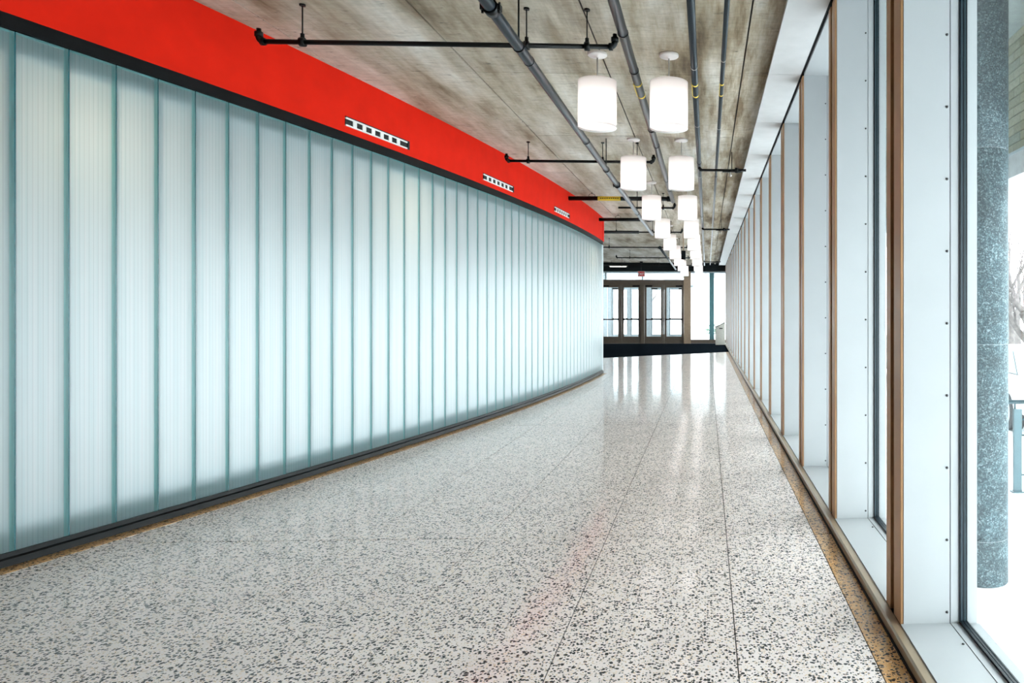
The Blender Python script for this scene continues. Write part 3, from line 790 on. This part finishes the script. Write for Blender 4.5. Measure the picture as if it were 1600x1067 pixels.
def car(loc, rz, paint, label):
    t = thing('parked_car', label, 'car', loc, rz, 'parked cars outside')
    body = [(-2.1, .35), (2.1, .35), (2.15, .62), (2.0, .82), (1.15, .92), (-1.75, .97), (-2.12, .86), (-2.15, .6)]
    def side(poly, w0, w1, name, mat, bev=.04):
        MB().prism_y(poly, w0, w1).build(name, mat, t, bev, local=True)
    side(body, -.86, .86, 'body', paint, .07)
    cab = [(-1.7, .94), (1.1, .90), (.35, 1.42), (-1.35, 1.45)]
    side(cab, -.74, .74, 'cabin', paint, .06)
    for s in (-1, 1):
        y = s * .745
        MB().prism_y([(-1.45, .98), (-.42, .96), (-.42, 1.36), (-1.18, 1.37)], y - .006, y + .006).build('side_window', 'car_glass', t, local=True)
        MB().prism_y([(-.34, .96), (.86, .95), (.28, 1.35), (-.34, 1.36)], y - .006, y + .006).build('side_window', 'car_glass', t, local=True)
        MB().box(.72, .86, s * .93 - .07, s * .93 + .07, .95, 1.07).build('mirror', paint, t, .03, local=True)
        MB().box(2.02, 2.14, s * .62 - .16, s * .62 + .16, .64, .76).build('headlight', 'hub_grey', t, .02, local=True)
        for x in (-1.3, 1.32):
            wl = MB().tube([(x, s * .66, .32), (x, s * .88, .32)], .32, 24).build('wheel', 'tyre', t, local=True)
            MB().tube([(x, s * .875, .32), (x, s * .892, .32)], .19, 16).build('hub', 'hub_grey', wl, local=True)
    MB().add([(1.06, -.66, .93), (1.06, .66, .93), (.40, .60, 1.39), (.40, -.60, 1.39), (1.10, -.66, .93), (1.10, .66, .93), (.44, .60, 1.39), (.44, -.60, 1.39)],
             [(0,1,2,3),(4,7,6,5),(0,4,5,1),(1,5,6,2),(2,6,7,3),(3,7,4,0)]).build('windscreen', 'car_glass', t, local=True)
    return t
car((6.3, 13.6, -.75), R(82), 'car_white', 'white parked car just right of the granite column')
car((6.2, 21.5, -.75), R(86), 'car_silver', 'silver parked car seen through the narrow second window')

def tree(loc, h, seed, label, spread=.55, mat='bark', depth=5, tilt=(0, 0)):
    rnd = random.Random(seed)
    t = thing('bare_tree', label, 'tree', loc, group='bare winter trees outside')
    tr = MB(); brm = MB(); tw = MB()
    def grow(p, d, ln, r, k):
        pts = [p]; rs = [r]; q = p.copy(); dd = d.copy(); n = 3
        for s in range(n):
            dd = (dd + Vector((rnd.uniform(-.14, .14), rnd.uniform(-.14, .14), rnd.uniform(-.02, .10)))).normalized()
            q = q + dd * ln / n; pts.append(q.copy()); rs.append(r * (1 - .35 * (s + 1) / n))
        (tr if k == depth else brm if k >= depth - 2 else tw).tube(pts, rs, 8 if k >= depth - 1 else 5 if k > 1 else 4, k == depth)
        if k == 0: return
        for c in range(3 if k > 1 else 4):
            base = pts[rnd.choice((1, 2, 3)) if c else 3]
            nd = (dd + Vector((rnd.uniform(-1, 1), rnd.uniform(-1, 1), rnd.uniform(-.25, .6))) * spread * 1.3).normalized()
            grow(base, nd, ln * rnd.uniform(.6, .82), rs[-1] * rnd.uniform(.5, .75), k - 1)
    grow(Vector((0, 0, -.05)), Vector((tilt[0], tilt[1], 1)).normalized(), h * .3, h * .028, depth)
    tr.build('trunk', mat, t, local=True); brm.build('limbs', mat, t, local=True)
    o = tw.build('twigs', 'twig', t, local=True); o['kind'] = 'stuff'
tree((8.6, 17.5, -.75), 7.5, 3, 'nearest bare tree with bent limbs right of the granite column', .6, tilt=(-.25, 0))
tree((10.2, 24.0, -.75), 7.0, 5, 'bare tree behind the parked white car')
tree((14.5, 33.0, -.75), 8.0, 8, 'tall bare tree far beyond the guard rail')
tree((18.5, 41.0, -.75), 8.0, 11, 'farthest bare tree beyond the guard rail', depth=4)
tree((-6.0, 74.0, -.02), 8.0, 13, 'bare tree across the forecourt beyond the doors', depth=4)
tree((3.4, 72.0, -.02), 7.0, 15, 'bare tree beyond the end glazing near the window wall', depth=4)

def shrub(loc, r, seed, label):
    rnd = random.Random(seed)
    t = thing('snowy_shrub', label, 'shrub', loc, group='small evergreen shrubs on the forecourt')
    m = MB()
    for k in range(220):
        a = rnd.uniform(0, 6.283); u = rnd.uniform(0, 1); rr = r * math.sqrt(u) * .9; z = rnd.uniform(.05, 1.1) * r * (1.1 - .6 * u)
        c = Vector((rr * math.cos(a), rr * math.sin(a), z)); s = r * .16
        v = [c + Vector((rnd.uniform(-1, 1), rnd.uniform(-1, 1), rnd.uniform(-1, 1))) * s for _ in range(3)]
        m.add(v, [(0, 1, 2)])
    m.build('foliage', 'evergreen', t, local=True)
    MB().tube([(0, 0, -.02), (0, 0, r * .6)], r * .06, 6).build('stem', 'bark', t, local=True)
shrub((.35, 43.5, -.02), .55, 1, 'low evergreen shrub beyond the end glazing, left of the teal post')
shrub((1.9, 42.0, -.02), .6, 2, 'low evergreen shrub beyond the end glazing, right of the teal post')

bd = thing('far_building', 'pale far building with rows of windows beyond the doors', 'building', (0, 95, 0))
MB().box(-26, 24, 95, 105, -.1, 14).build('wall', 'facade', bd)
MB().box(-26.3, 24.3, 94.8, 105.2, 14, 14.5).build('parapet', 'stone_white', bd)
wm = MB().box(-.9, .9, -.06, .05, 0, 1.7).mesh('window', 'facade_glass'); sm = MB().box(-1.0, 1.0, -.14, .0, -.14, 0).mesh('window_sill', 'stone_white')
for zz in (1.2, 4.6, 8.0, 11.2):
    for k in range(13):
        o = link_copy(wm, 'window', bd, (-23.5 + k * 3.8, 0, zz)); link_copy(sm, 'window_sill', o, (0, 0, 0))
